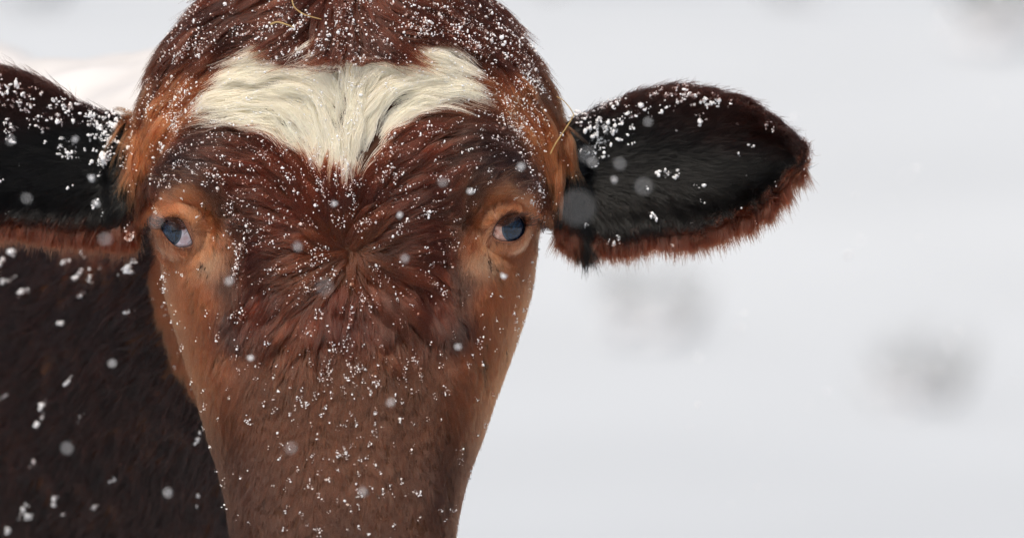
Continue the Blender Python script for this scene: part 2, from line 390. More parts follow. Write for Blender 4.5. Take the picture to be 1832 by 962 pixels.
# ------------------------------------------------------------------ hair direction: control vectors on the face (x, y, dx, dy, length px, lift px)
def mirror(l): return l + [(1236 - a[0], a[1]) + ((a[2],) if isinstance(a[2], tuple) else (-a[2],)) + tuple(a[3:]) for a in l]
CTL = [(620, 420, 0, -1, 60, 12), (620, 370, 0, -1, 80, 14), (620, 320, 0, -1, 85, 14), (620, 270, 0, -1, 90, 16), (620, 220, 0, -1, 80, 16), (618, 175, 0, -1, 60, 14),
       (620, 500, 0, 1, 70, 14), (620, 560, 0, 1, 60, 10), (618, 660, 0, 1, 30, 5), (618, 800, 0, 1, 24, 4), (618, 1000, 0, 1, 18, 3), (612, 80, .02, 1, 90, 20), (612, 20, 0, 1, 110, 26), (612, -40, 0, 1, 110, 26)] + mirror([
       (575, 425, -.75, -.65, 70, 12), (570, 370, -.45, -.85, 85, 14), (575, 320, -.4, -.9, 90, 14), (570, 260, -.35, -.9, 95, 16), (575, 210, -.45, -.9, 90, 16), (580, 165, -.6, -.6, 70, 16),
       (520, 440, -1, -.15, 80, 12), (510, 400, -.95, -.35, 90, 14), (510, 350, -.85, -.5, 90, 14), (500, 300, -.75, -.6, 90, 14), (510, 250, -.7, -.7, 100, 16), (510, 200, -.85, -.5, 110, 18), (520, 150, -1, -.1, 100, 18),
       (450, 450, -1, .08, 60, 10), (450, 400, -1, .0, 70, 12), (440, 350, -1, -.08, 80, 12), (440, 305, -1, -.22, 85, 13), (440, 260, -1, -.38, 90, 15), (440, 215, -1, -.15, 110, 18), (450, 165, -1, .05, 110, 18), (450, 120, -1, .3, 90, 16),
       (385, 225, -1, .12, 90, 16), (385, 180, -1, .3, 80, 14), (390, 140, -.9, .5, 70, 12), (340, 180, -.75, .75, 45, 9), (310, 220, -.6, .8, 45, 9), (340, 145, -.8, .65, 50, 10),
       (350, 250, -1, .12, 60, 10), (310, 262, -.95, .4, 45, 8), (280, 290, -.7, .8, 35, 6),
       (400, 290, -.85, -.35, 50, 7), (350, 300, -.85, -.3, 40, 5), (310, 310, -.85, .1, 32, 5), (400, 330, -.6, -.7, 38, 5), (350, 345, -.6, -.7, 26, 4), (300, 350, -.8, -.3, 22, 3.5), (270, 350, -.3, .8, 30, 5),
       (412, 372, -.2, -.9, 28, 4), (404, 425, .45, .8, 22, 3), (382, 402, .8, .15, 18, 2.5), (360, 372, .1, -.95, 14, 2), (320, 375, -.3, -.9, 12, 2), (285, 385, -.8, -.3, 12, 2), (270, 410, -.3, .9, 20, 3),
       (372, 440, .5, .85, 16, 2.2), (350, 460, .2, 1, 13, 2), (310, 460, -.1, 1, 11, 2), (280, 440, -.3, 1, 14, 2), (410, 450, .2, 1, 28, 4), (400, 510, .05, 1, 28, 4), (345, 520, -.1, 1, 22, 3), (290, 520, -.2, 1, 26, 4), (255, 480, -.3, .9, 45, 8),
       (560, 485, -.75, .65, 75, 13), (500, 480, -.95, .3, 75, 13), (455, 500, -.9, .55, 70, 13), (520, 530, -.55, .85, 75, 13), (460, 550, -.45, .9, 65, 12), (570, 540, -.25, 1, 70, 12),
       (450, 640, -.2, 1, 34, 5), (360, 640, -.1, 1, 24, 4), (300, 640, -.1, 1, 26, 4), (500, 760, -.1, 1, 24, 4), (420, 860, 0, 1, 22, 4), (500, 960, 0, 1, 18, 3), (460, 1100, -.2, 1, 12, 2),
       (560, 70, -.6, .75, 80, 20), (560, 10, -.5, .9, 120, 26), (500, 70, -.92, .4, 85, 20), (500, 10, -.85, .5, 130, 26), (440, 75, -.92, .4, 95, 20), (440, 20, -.9, .4, 130, 26), (390, 60, -.9, .45, 120, 24), (350, 90, -.85, .55, 110, 22),
       (310, 130, -.75, .7, 100, 20), (285, 180, -.45, .9, 100, 20), (262, 230, -.15, 1, 110, 18), (258, 290, 0, 1, 100, 14), (252, 350, 0, 1, 80, 10), (255, 420, -.1, 1, 60, 9), (480, -40, -.9, .3, 130, 28), (560, -50, -.5, .6, 130, 28)])
CA = np.array(CTL, float); cl = np.hypot(CA[:, 2], CA[:, 3]); CA[:, 2] /= cl; CA[:, 3] /= cl
def flow(px, py):
    px, py = np.atleast_1d(px), np.atleast_1d(py)
    px = px + 9 * np.sin(py * .021 + .5) * np.exp(-((px - 620) / 170) ** 2) + 5 * np.sin(py * .05 + px * .02); py = py + 7 * np.sin(px * .03 + 1.0)
    d2 = (px[:, None] - CA[None, :, 0]) ** 2 + (py[:, None] - CA[None, :, 1]) ** 2
    wgt = 1 / (d2 + 60) ** 2
    out = (wgt[:, :, None] * CA[None, :, 2:]).sum(1) / wgt.sum(1)[:, None]
    rx, ry = px - 621, py - 457; r = np.hypot(rx, ry) + 1e-6; k = np.exp(-(r / 55) ** 2)
    out[:, 0] = out[:, 0] * (1 - k) + rx / r * k; out[:, 1] = out[:, 1] * (1 - k) + ry / r * k
    return out

# coat colour: control colours (x, y, r, g, b) linear pigment
def C(r, g, b, k=.255): return tuple((c / 255) ** 2.2 * k for c in (r, g, b))
RED, DRK, ORG, PUR, EYEC, TOPC = C(124, 54, 34), C(80, 44, 36), C(184, 104, 62, .62), C(80, 56, 54), C(212, 126, 84, .68), C(118, 58, 40)
COLS = [(620, 450, C(140, 70, 38)), (620, 380, RED), (620, 540, RED), (618, 700, C(128, 74, 48)), (618, 1000, C(110, 66, 48)), (612, 60, TOPC), (612, -20, TOPC)] + mirror([
    (540, 400, RED), (480, 450, RED), (480, 340, RED), (520, 290, RED), (440, 280, C(112, 64, 50)), (450, 400, C(110, 62, 46)), (480, 520, RED), (430, 470, C(96, 56, 42)), (400, 250, C(104, 64, 54)),
    (400, 310, PUR), (340, 280, PUR), (290, 300, PUR), (360, 320, C(100, 66, 60)), (310, 335, C(104, 66, 58)), (400, 390, C(116, 68, 46)), (390, 350, C(106, 66, 52)),
    (340, 365, C(176, 108, 72, .62)), (310, 378, EYEC), (290, 380, EYEC), (350, 395, C(186, 116, 76, .62)), (360, 430, C(216, 150, 112, .66)), (345, 450, EYEC), (370, 460, C(190, 132, 98, .62)), (320, 455, C(170, 104, 72, .62)), (330, 480, C(158, 92, 58, .62)), (290, 480, C(150, 86, 56, .62)),
    (390, 430, C(150, 78, 46, .5)), (405, 500, C(104, 62, 46)), (360, 520, C(164, 88, 52, .55)), (310, 530, C(158, 86, 52, .55)), (262, 420, C(96, 56, 42)), (258, 480, C(80, 46, 36)), (430, 560, DRK), (350, 640, C(140, 76, 46, .6)), (500, 700, C(128, 74, 48)), (420, 860, C(110, 66, 48)),
    (330, 170, ORG), (300, 200, ORG), (280, 240, ORG), (350, 130, ORG), (262, 200, C(160, 92, 54)), (255, 260, C(158, 90, 52)), (258, 330, C(124, 70, 46)), (300, 130, C(148, 84, 54)),
    (400, 70, C(128, 68, 48)), (480, 50, TOPC), (540, 60, TOPC), (350, 80, C(130, 72, 50)), (450, 10, TOPC)])
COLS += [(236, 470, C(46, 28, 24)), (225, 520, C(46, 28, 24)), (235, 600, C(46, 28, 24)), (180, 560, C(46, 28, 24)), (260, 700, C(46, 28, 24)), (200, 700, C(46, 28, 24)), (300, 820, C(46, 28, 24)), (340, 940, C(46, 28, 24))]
CC = np.array([(a, b, *c) for a, b, c in COLS], float)
WHITE = np.array([(618, 322), (590, 312), (560, 290), (520, 262), (480, 240), (430, 222), (400, 222), (376, 216), (374, 172), (392, 134), (430, 100), (470, 70), (530, 56), (612, 60), (700, 62), (770, 66), (830, 88), (842, 138), (840, 184), (810, 194), (770, 200), (720, 222), (684, 256), (655, 292), (632, 316)], float)
def poly_sd(px, py, P):
    n = len(P); d = np.full(px.shape, 1e18); ins = np.zeros(px.shape, bool)
    for i in range(n):
        a, b = P[i], P[(i + 1) % n]; e = b - a; wx_, wy_ = px - a[0], py - a[1]
        t = np.clip((wx_ * e[0] + wy_ * e[1]) / (e @ e), 0, 1); d = np.minimum(d, (wx_ - e[0] * t) ** 2 + (wy_ - e[1] * t) ** 2)
        c = ((a[1] > py) != (b[1] > py)) & (px < (b[0] - a[0]) * (py - a[1]) / (b[1] - a[1] + 1e-9) + a[0]); ins ^= c
    return np.where(ins, -1, 1) * np.sqrt(d)
def coat_colour(px, py):
    out = np.empty((len(px), 3))
    for i in range(0, len(px), 40000):
        a, b = px[i:i + 40000], py[i:i + 40000]
        w_ = 1 / ((a[:, None] - CC[None, :, 0]) ** 2 + (b[:, None] - CC[None, :, 1]) ** 2 + 120) ** 1.8
        out[i:i + 40000] = (w_[:, :, None] * CC[None, :, 2:]).sum(1) / w_.sum(1)[:, None]
    return out

# ------------------------------------------------------------------ regions
def in_front_head(p):
    px, py = to_px(p); return (p[:, 1] < .16) & (np.abs(px - 617) < 385) & (py < 1240)
def ear_side(p):
    px, py = to_px(p)
    return np.where((px < 240) & (p[:, 1] < .26) & (py > 80) & (py < 440) & (p[:, 1] > 0), -1, np.where((px > 1002) & (p[:, 1] < .26), 1, 0))
def region(p):   # 0 face, 1 ear, 2 body
    r = np.full(len(p), 2); px, py = to_px(p)
    hw = np.interp(py, [h[0] for h in HEAD], [h[2] for h in HEAD])
    r[(p[:, 1] < .17) & (py < 1300) & (np.abs(px - 615) < hw + 14)] = 0
    r[ear_side(p) != 0] = 1
    return r
def eye_sd(px, py):
    d = np.full(px.shape, 1e9)
    for k in OUTL: d = np.minimum(d, poly_sd(px, py, np.array(OUTL[k], float)))
    return d

def sample_roots(n, wt):
    pr = ta * wt; pr /= pr.sum(); k = rng.choice(len(ta), n, p=pr)
    u, v = rng.random(n), rng.random(n); f = u + v > 1; u[f], v[f] = 1 - u[f], 1 - v[f]
    t = tri[k]; p = t[:, 0] + u[:, None] * (t[:, 1] - t[:, 0]) + v[:, None] * (t[:, 2] - t[:, 0])
    return p, tn[k]

NP = 9
def make_guides(roots, normals, kind, lenmul=1.0, liftmul=1.0):
    """guides that creep over the skin along the flow; returns (n,NP,3) paths + per-guide length"""
    n = len(roots); P = np.zeros((n, NP, 3)); px, py = to_px(roots)
    if kind == 'body':
        L = np.full(n, 70.) * rng.uniform(.7, 1.3, n); lift = np.full(n, 16.)
    elif kind == 'ear':
        L = rng.uniform(45, 85, n); lift = rng.uniform(8, 16, n)
    else:
        fl = np.concatenate([flow(px[i:i + 5000], py[i:i + 5000]) for i in range(0, n, 5000)])
        L = fl[:, 2] * rng.uniform(.75, 1.25, n) * lenmul; lift = fl[:, 3] * np.where(L < 45, rng.uniform(.8, 1.25, n), rng.uniform(.55, 1.5, n)) * liftmul
    side = ear_side(roots)
    jit = rng.normal(0, .13, n); wa = np.where(L > 45, rng.uniform(.08, .34, n), .06); P[:, 0] = roots; cur = roots.copy(); nr = normals.copy()
    wav = rng.uniform(0, 6.28, n)
    for s_ in range(1, NP):
        cx_, cy_ = to_px(cur)
        if kind == 'face':
            f = np.concatenate([flow(cx_[i:i + 5000], cy_[i:i + 5000]) for i in range(0, n, 5000)])
            d = np.stack([f[:, 0], np.full(n, .05), -f[:, 1]], 1)
        elif kind == 'ear':
            v = np.clip((cy_ - 290) / 110, -1.2, 1.6)
            d = np.stack([side * (1 - .35 * np.abs(v)), np.where(v < -.6, .1, -.25), -np.where(v > 0, v ** 2 * 1.5, v * .55) + .1], 1)
        else:
            d = np.stack([-.25 * np.ones(n), .8 * np.ones(n), -.55 * np.ones(n)], 1)
        a = jit + wa * np.sin(wav + s_ * 1.0)
        side_v = np.cross(nr, d); d = d + side_v * a[:, None]
        d -= nr * (d * nr).sum(1)[:, None]; d /= np.linalg.norm(d, axis=1)[:, None] + 1e-9
        nxt = cur + d * (L * PX / (NP - 1))[:, None]
        for i in range(n):
            q = bvh.find_nearest(Vector(nxt[i]))
            if q[0] is not None:
                nxt[i] = q[0]; m = q[1]
                mv = np.array(m); mv = mv if mv @ nr[i] > 0 else -mv
                nr[i] = nr[i] * .5 + mv * .5
        nr /= np.linalg.norm(nr, axis=1)[:, None]
        # keep gaps natural: if projection collapsed the step (edges), carry on straight
        t = s_ / (NP - 1)
        P[:, s_] = nxt + nr * (lift * PX * (t ** .7))[:, None]
        cur = nxt
    if kind == 'ear':   # bottom fringe hangs free below the ear
        bot = np.where(side < 0, np.interp(px, [a for a, b in EAR_BOT[-1]][::-1], [b for a, b in EAR_BOT[-1]][::-1]), np.interp(px, [a for a, b in EAR_BOT[1]], [b for a, b in EAR_BOT[1]]))
        m = (py > bot - 16) & (rng.random(n) < .92)
        L = np.where(m & (np.abs(px - 1044) < 7), 95., L)
        d = np.stack([side * rng.normal(.15, .22, n), rng.normal(0, .2, n), -1 + rng.uniform(-.1, .1, n)], 1); d /= np.linalg.norm(d, axis=1)[:, None]
        for s_ in range(1, NP):
            P[m, s_] = roots[m] + d[m] * (L[m] * .62 * PX * s_ / (NP - 1))[:, None]
    return P, L, lift

def locks(G, L, N, frac, reach_px, pull, round_px, minL=45):
    """gather neighbouring guides into thicker damp locks with a rounded top"""
    n = len(G); sup = np.where(rng.random(n) < frac)[0]; rp = G[:, 0]; t = np.linspace(0, 1, NP)[None, :, None]
    best = np.zeros(n, int); bd = np.full(n, 1e9)
    for i in range(0, n, 2000):
        d = np.linalg.norm(rp[i:i + 2000, None, :] - rp[None, sup, :], axis=2); k = d.argmin(1); best[i:i + 2000] = sup[k]; bd[i:i + 2000] = d[np.arange(len(k)), k]
    a = G[:, -1] - G[:, 0]; b = G[best, -1] - G[best, 0]
    al = (a * b).sum(1) / (np.linalg.norm(a, axis=1) * np.linalg.norm(b, axis=1) + 1e-9)
    R = reach_px * PX; w_ = np.clip(1.3 - bd / R, 0, 1) * np.clip((al - .75) / .2, 0, 1) * np.clip((L - minL) / 20, 0, 1) * rng.uniform(.75, 1, n)
    tgt = G[best] + (rp - rp[best])[:, None, :] * (1 - pull * t ** .9)
    G = G + (tgt - G) * (w_[:, None, None] * t ** .7)
    hump = np.clip(1 - (bd / (R * .8)) ** 2, -.5, 1) * round_px * PX
    return G + N[:, None, :] * (hump * w_)[:, None, None] * np.sin(np.pi * np.clip(t * .85 + .05, 0, 1)), best

def children(G, L, N, per, spread_px, tip, fly=.17, lenvar=.3):
    """interpolated hairs around each guide; converge to the guide near the tip"""
    n = len(G); idx = np.repeat(np.arange(n), per); m = len(idx)
    g = G[idx]; t = np.linspace(0, 1, NP)[None, :, None]
    dirv = g[:, -1] - g[:, 0]; dirv /= np.linalg.norm(dirv, axis=1)[:, None] + 1e-9
    nn = N[idx]; bt = np.cross(nn, dirv); bt /= np.linalg.norm(bt, axis=1)[:, None] + 1e-9
    r = np.sqrt(rng.random(m)) * spread_px * PX; a = rng.uniform(0, 2 * np.pi, m)
    o1 = r * np.cos(a); o2 = r * np.sin(a) * 1.3
    off0 = bt * o1[:, None] + dirv * o2[:, None]
    flyk = rng.random(m) < fly
    tipk = np.where(flyk, rng.uniform(.9, 2.0, m), tip * rng.uniform(.3, 1.4, m))
    conv = 1 + (tipk[:, None, None] - 1) * t ** 1.3
    out = g + off0[:, None, :] * conv
    # height variation inside the lock and a slight wave
    out += nn[:, None, :] * (rng.uniform(-.6, 1.0, m) * spread_px * .35 * PX)[:, None, None] * t
    fr = rng.uniform(.6, 1.6, m); ph = rng.uniform(0, 6.28, m); am = rng.uniform(0, .9, m) * PX * (L[idx] / 60)
    out += bt[:, None, :] * (am[:, None] * np.sin(ph[:, None] + fr[:, None] * 6.28 * t[..., 0]))[:, :, None] * t
    # different lengths: reparametrise towards the root
    ln = np.where(flyk, rng.uniform(.8, 1.15, m), 1 - rng.random(m) * lenvar)
    tt = np.clip(np.linspace(0, 1, NP)[None, :] * ln[:, None], 0, 1.15) * (NP - 1)
    i0 = np.minimum(tt.astype(int), NP - 2); fr2 = (tt - i0)[:, :, None]; rows = np.arange(m)[:, None]
    out = out[rows, i0] * (1 - fr2) + out[rows, i0 + 1] * fr2
    return out, idx

def add_curves(name, P, col, rad_px, parent, label=None, m=None):
    n = len(P); cu = bpy.data.hair_curves.new(name); cu.add_curves([P.shape[1]] * n)
    cu.attributes['position'].data.foreach_set('vector', P.astype(np.float32).ravel())
    if 'radius' not in cu.attributes: cu.attributes.new('radius', 'FLOAT', 'POINT')
    t = np.linspace(0, 1, P.shape[1]); prof = np.clip(1.05 - t ** 2.2 * .85, .12, 1)
    rp = np.broadcast_to(np.asarray(rad_px, float).reshape(-1, 1), (n, 1)) * PX * prof[None, :]
    cu.attributes['radius'].data.foreach_set('value', rp.astype(np.float32).ravel())
    at = cu.attributes.new('coat_colour', 'FLOAT_COLOR', 'CURVE')
    at.data.foreach_set('color', np.concatenate([col, np.ones((n, 1))], 1).astype(np.float32).ravel())
    cu.materials.append(m or M_hair)
    o = link(name, cu, parent)
    if label: o['label'] = label
    return o

def vary(col, idx, ng, amp_g=.22, amp_c=.18):
    g = np.exp(rng.normal(0, amp_g, ng))[idx]; c = np.exp(rng.normal(0, amp_c, len(idx)))
    return np.clip(col * (g * c)[:, None], 0.0008, .93)

CREAM = np.array([.985, .94, .85])
# ---- face coat
px_t, py_t = to_px(tc_); reg_t = region(tc_)
vis = tn[:, 1] < .35
face_t = (reg_t == 0) & vis
short = np.clip(1.6 - np.concatenate([flow(px_t[i:i + 20000], py_t[i:i + 20000])[:, 2] for i in range(0, len(px_t), 20000)]) / 60, .0, 1)
dens = face_t * (1 + 3.6 * short) * np.where(py_t > 600, .65, 1.) * np.where((np.abs(px_t - 617) > 285) & (py_t > 350) & (py_t < 560), 2.2, 1.) * np.where(py_t > 980, .5, 1.)
R_, N_ = sample_roots(23000, dens)
flip = N_[:, 1] > .5; N_[flip] *= -1
rx_, ry_ = to_px(R_); keep = eye_sd(rx_, ry_) > 2.5
# roots of the coat right under the topknot stay out so that the parting shows
R_, N_ = R_[keep], N_[keep]
G, L, LF = make_guides(R_, N_, 'face')
# guides may not cross an eye
gx, gy = to_px(G.reshape(-1, 3)); bad = (eye_sd(gx, gy).reshape(-1, NP) < 1.5).any(1)
G, L, R_, N_ = G[~bad], L[~bad], R_[~bad], N_[~bad]
G, SUP = locks(G, L, N_, .07, 26, .75, 9)
LOCKV = np.exp(rng.normal(0, .22, len(G)))[SUP] * 1.0
LOCKV[L < 45] = 1
sp = np.where(L < 45, 6.8, np.clip(L / 9, 5, 8.5))
# scale spread by region: rebuild offsets
def fan(G, L, N, per, sp, tip, **k):
    # group guides by spread so the number stays vectorised
    outs, ids = [], []
    q = np.digitize(sp, [5.5, 6.5, 7.7]); q = np.where(L < 45, 4, q)
    for b in range(5):
        s_ = np.where(q == b)[0]
        if len(s_) == 0: continue
        o, i = children(G[s_], L[s_], N[s_], per, float(sp[s_].mean()) * 1.15, 1.0 if b == 4 else tip, **k); outs.append(o); ids.append(s_[i])
    return np.concatenate(outs), np.concatenate(ids)
K, idx = fan(G, L, N_, 30, sp, .26)
kx, ky = to_px(K[:, 0]); ok = eye_sd(kx, ky) > 2.2
ex_, ey_ = to_px(K[:, ::2].reshape(-1, 3)); ok &= (eye_sd(ex_, ey_).reshape(len(K), -1) > .5).all(1)
K, idx, kx, ky = K[ok], idx[ok], kx[ok], ky[ok]
col = coat_colour(kx, ky)
mxx, myy = to_px(K[:, 4]); sd = poly_sd(mxx, myy, WHITE) + rng.normal(0, 4, len(kx)) + 5 * np.sin(kx * .09) * np.sin(ky * .11)
white = sd < 0
colv = vary(col * LOCKV[idx][:, None] * np.where(L[idx] < 45, 1, np.exp(rng.normal(0, .14, len(G)))[idx])[:, None], idx, len(G), .07); colv[white] = np.clip(CREAM * np.exp(rng.normal(0, .03, white.sum()))[:, None], 0, .97)
rad = np.where(L[idx] < 40, .30, .36)
add_curves('face_fur', K[~white], colv[~white], rad[~white], cow)
add_curves('white_blaze', K[white], colv[white], rad[white], cow, 'creamy white fur patch shaped like a wide V across the forehead', M_white)
FACE_G, FACE_N = G, N_

# ---- topknot and side locks: long hair falling over the face from the poll
def lock_w():
    a = ((py_t < np.where(np.abs(px_t - 608) < 55, 74, 34 + .1 * np.abs(px_t - 612))) & (py_t > -110)) * 1.0
    a += ((np.abs(px_t - 617) > 300 - 40 * (py_t < 130)) & (py_t < 330) & (py_t > 50)) * .8
    return face_t * a
R_, N_ = sample_roots(4200, lock_w()); G, L, LF = make_guides(R_, N_, 'face', 1.2, 1.35)
G, SUP = locks(G, L, N_, .07, 36, .8, 13); LOCKV = np.exp(rng.normal(0, .25, len(G)))[SUP]
K, idx = fan(G, L, N_, 36, np.full(len(G), 9.), .2, fly=.07)
kx, ky = to_px(K[:, 0]); col = coat_colour(kx, ky)
add_curves('forelock', K, vary(col * LOCKV[idx][:, None], idx, len(G), .2, .2), .38, cow, 'long red brown topknot falling over the poll and temples')
TOP_G, TOP_N = G, N_

# ---- ears
ew = (reg_t == 1) * np.where(tn[:, 1] < .3, 1.0, .25)
R_, N_ = sample_roots(6500, ew)
bt_ = np.where(px_t < 617, np.interp(px_t, [a for a, b in EAR_BOT[-1]][::-1], [b for a, b in EAR_BOT[-1]][::-1]), np.interp(px_t, [a for a, b in EAR_BOT[1]], [b for a, b in EAR_BOT[1]]))
R2, N2 = sample_roots(2600, (reg_t == 1) * (py_t > bt_ - 14) * (u_t := np.clip(1.35 - np.abs(px_t - 617) / 800, .25, 1)))
R_, N_ = np.concatenate([R_, R2]), np.concatenate([N_, N2])
G, L, LF = make_guides(R_, N_, 'ear')
FR = (np.abs(G[:, -1, 2] - G[:, 0, 2]) > .85 * np.linalg.norm(G[:, -1] - G[:, 0], axis=1)) & (G[:, -1, 2] < G[:, 0, 2])
K, idx = fan(G, L, N_, 26, np.full(len(G), 7.9), .5, fly=.28, lenvar=.45)
K2, idx2 = fan(G[FR], L[FR], N_[FR], 34, np.full(FR.sum(), 7.9), 1.3, fly=.3, lenvar=.65)
kp = ~FR[idx]; K = np.concatenate([K[kp], K2]); idx = np.concatenate([idx[kp], np.where(FR)[0][idx2]])
kx, ky = to_px(K[:, 0]); s_ = ear_side(K[:, 0]); u = np.where(kx < 617, (245 - kx) / 440, (kx - 1000) / 430)
v = (ky - 290) / 110
base = np.array(C(16, 10, 10, .12)); brn = np.array(C(78, 38, 28)); fringe_glow = np.array(C(112, 56, 36, .4))  # ear base black: dark hair with the inner shade put into its colour
fb = np.clip((-v - .25) * 1.1 + u * .8 - .2, 0, 1)[:, None]; bot_ = np.where(kx < 617, np.interp(kx, [a for a, b in EAR_BOT[-1]][::-1], [b for a, b in EAR_BOT[-1]][::-1]), np.interp(kx, [a for a, b in EAR_BOT[1]], [b for a, b in EAR_BOT[1]])); fr_ = np.clip((ky - bot_ + 34) / 20, 0, 1)[:, None] * (np.abs(kx - 1044) > 8)[:, None]
col = base * (1 - fb) + brn * fb; col = col * (1 - fr_) + fringe_glow * fr_  # lower fringe redder: backlight glow put into the hair colour
add_curves('ear_fur', K, vary(col, idx, len(G), .25, .2), .4, cow, 'dark shaggy fur on both ears, reddish backlight coloured in along the lower edge')
EAR_G, EAR_N = G, N_

def back_mask():
    nz = tn[:len(ST), 2]; c = tc_[:len(ST)]
    lump = .25 * np.sin(c[:, 0] * 31 + c[:, 1] * 17) + .2 * np.sin(c[:, 1] * 43 - c[:, 0] * 12 + 1)
    return (nz > np.where(c[:, 2] > 1.20, .12, .34) + .16 * lump) & (c[:, 1] > .22) & (c[:, 2] > .95) & (c[:, 1] < 2.42) & (c[:, 0] < .02) & ((c[:, 1] > .5) | (c[:, 0] < -.06))

# ---- neck and body
bw = (reg_t == 2) * np.where((tc_[:, 1] < 1.3) & (tn[:, 1] < .4), 1.0, .15) * (tc_[:, 2] > .3)
bw[:len(ST)] *= ~back_mask(); R_, N_ = sample_roots(21000, bw); G, L, LF = make_guides(R_, N_, 'body')
K, idx = fan(G, L, N_, 16, np.full(len(G), 20.), .35)
col = np.tile(np.array(C(50, 26, 21)), (len(K), 1))
add_curves('body_fur', K, vary(col, idx, len(G), .3, .2), .95, cow, 'dark brown shaggy fur of the neck and body')
BODY_G, BODY_N = G, N_
# face sides/back that the sampling left bald (cheeks behind, back of head)
bw = (reg_t == 0) * (~vis); R_, N_ = sample_roots(1200, bw); G, L, LF = make_guides(R_, N_, 'body')
K, idx = fan(G, L, N_, 12, np.full(len(G), 18.), .3)
add_curves('nape_fur', K, vary(np.tile(np.array(C(100, 58, 44)), (len(K), 1)), idx, len(G)), 1.4, cow)

# ---- lashes and brow whiskers
LS, LC = [], []
for key, E in EYES.items():
    s = E['side']; O = resample(OUTL[key], 96)
    for p in O:
        up = p[1] < E['c'][1] - 4
        if not up and rng.random() < .8: continue
        for _ in range(4 if up else 1):
            if up and (p[0] - E['c'][0]) * s < -25: continue
            q = p + rng.normal(0, .8, 2); r2 = (q[0] - E['c'][0]) ** 2 + (q[1] - E['c'][1]) ** 2
            d0 = E['d'] - math.sqrt(max(60, (ER * 1.1) ** 2 - r2)); Ln = rng.uniform(20, 36) if up else rng.uniform(6, 11)
            dx = s * rng.uniform(.5, 1.1); dy0 = .35 if up else .7; pts = []
            for i in range(NP):
                t = i / (NP - 1)
                pts.append((q[0] + dx * Ln * t, q[1] + dy0 * Ln * t - (.5 * Ln * t * t if up else 0) , d0 - Ln * .9 * t + Ln * .3 * t * t))
            LS.append([(wx(a, c * PX), c * PX, wz(b, c * PX)) for a, b, c in pts]); LC.append(C(60, 40, 34, .4))
for key, bx, by, s in (('l', 330, 322, -1), ('r', 895, 318, 1), ('l', 360, 345, -1), ('r', 875, 345, 1)):
    for _ in range(9):
        x0, y0 = bx + rng.normal(0, 20), by + rng.normal(0, 12); h = bvh.ray_cast(Vector((wx(x0), -1, wz(y0))), Vector((0, 1, 0)))
        if h[0] is None: continue
        d0 = h[0].y / PX; Ln = rng.uniform(35, 65); ang = rng.uniform(.2, 1.0); pts = []
        for i in range(NP):
            t = i / (NP - 1); pts.append((x0 + s * Ln * t * math.cos(ang), y0 - Ln * t * math.sin(ang) * (1 - .5 * t), d0 - Ln * .45 * math.sin(t * 2.2)))
        LS.append([(wx(a, c * PX), c * PX, wz(b, c * PX)) for a, b, c in pts]); LC.append(C(190, 130, 90))
add_curves('lashes', np.array(LS), np.array(LC), .4, cow)

# ------------------------------------------------------------------ snow lying in the fur
ico = bmesh.new(); bmesh.ops.create_icosphere(ico, subdivisions=1, radius=1)
IV = np.array([v.co[:] for v in ico.verts]); IF = np.array([[v.index for v in f.verts] for f in ico.faces]); ico.free()
def blobs(name, pos, rad, m, parent=None, rough=.35):
    n = len(pos); jit = 1 + rng.uniform(-rough, rough, (n, len(IV), 1)); st = np.exp(rng.normal(0, .3, (n, 1, 3)))
    V = pos[:, None, :] + IV[None] * jit * st * rad[:, None, None]
    F = (IF[None] + (np.arange(n) * len(IV))[:, None, None]).reshape(-1, 3); V = V.reshape(-1, 3)
    me = bpy.data.meshes.new(name); me.vertices.add(len(V)); me.vertices.foreach_set('co', V.astype(np.float32).ravel())
    me.loops.add(F.size); me.loops.foreach_set('vertex_index', F.astype(np.int32).ravel())
    me.polygons.add(len(F)); me.polygons.foreach_set('loop_start', np.arange(0, F.size, 3, dtype=np.int32)); me.polygons.foreach_set('loop_total', np.full(len(F), 3, np.int32))
    me.update(calc_edges=True); me.materials.append(m)
    return link(name, me, parent)
def snow_density(px, py):
    d = np.zeros(px.shape)
    def g(ax, ay, rx, ry, a): return a * np.exp(-((px - ax) / rx) ** 2 - ((py - ay) / ry) ** 2)
    d += g(680, 20, 150, 70, 3.2) + g(830, 60, 110, 55, 2.6) + g(430, 50, 110, 60, 1.8) + g(540, 20, 80, 50, 1.6)
    d += g(930, 110, 50, 60, 1.6) + g(300, 140, 60, 60, 1.3) + g(330, 190, 60, 50, 1.6) + g(880, 180, 60, 50, 1.2) + g(930, 220, 40, 40, 1.6)
    d += g(480, 280, 80, 60, 1.8) + g(620, 330, 90, 60, 2.2) + g(720, 280, 80, 60, 1.6) + g(560, 380, 120, 60, 1.2) + g(700, 400, 90, 60, 1.1)
    d += g(600, 475, 70, 35, 2.2) + g(630, 520, 90, 40, 1.6) + g(490, 430, 60, 60, .7) + g(765, 440, 20, 60, .9) + g(800, 250, 60, 40, .5) + g(430, 470, 14, 40, 1.1)
    d += g(300, 280, 50, 60, .6) + g(860, 240, 50, 40, .4) + g(960, 350, 30, 60, .5) + g(610, 650, 120, 90, .6) + g(610, 850, 90, 120, .25)
    d += g(560, 200, 170, 60, 1.3) + g(700, 160, 120, 50, 1.2) + .05
    eye = np.minimum(np.hypot((px - 318), (py - 415) * .8), np.hypot((px - 912), (py - 410) * .8)); d *= np.clip((eye - 35) / 60, .01, 1)
    return d
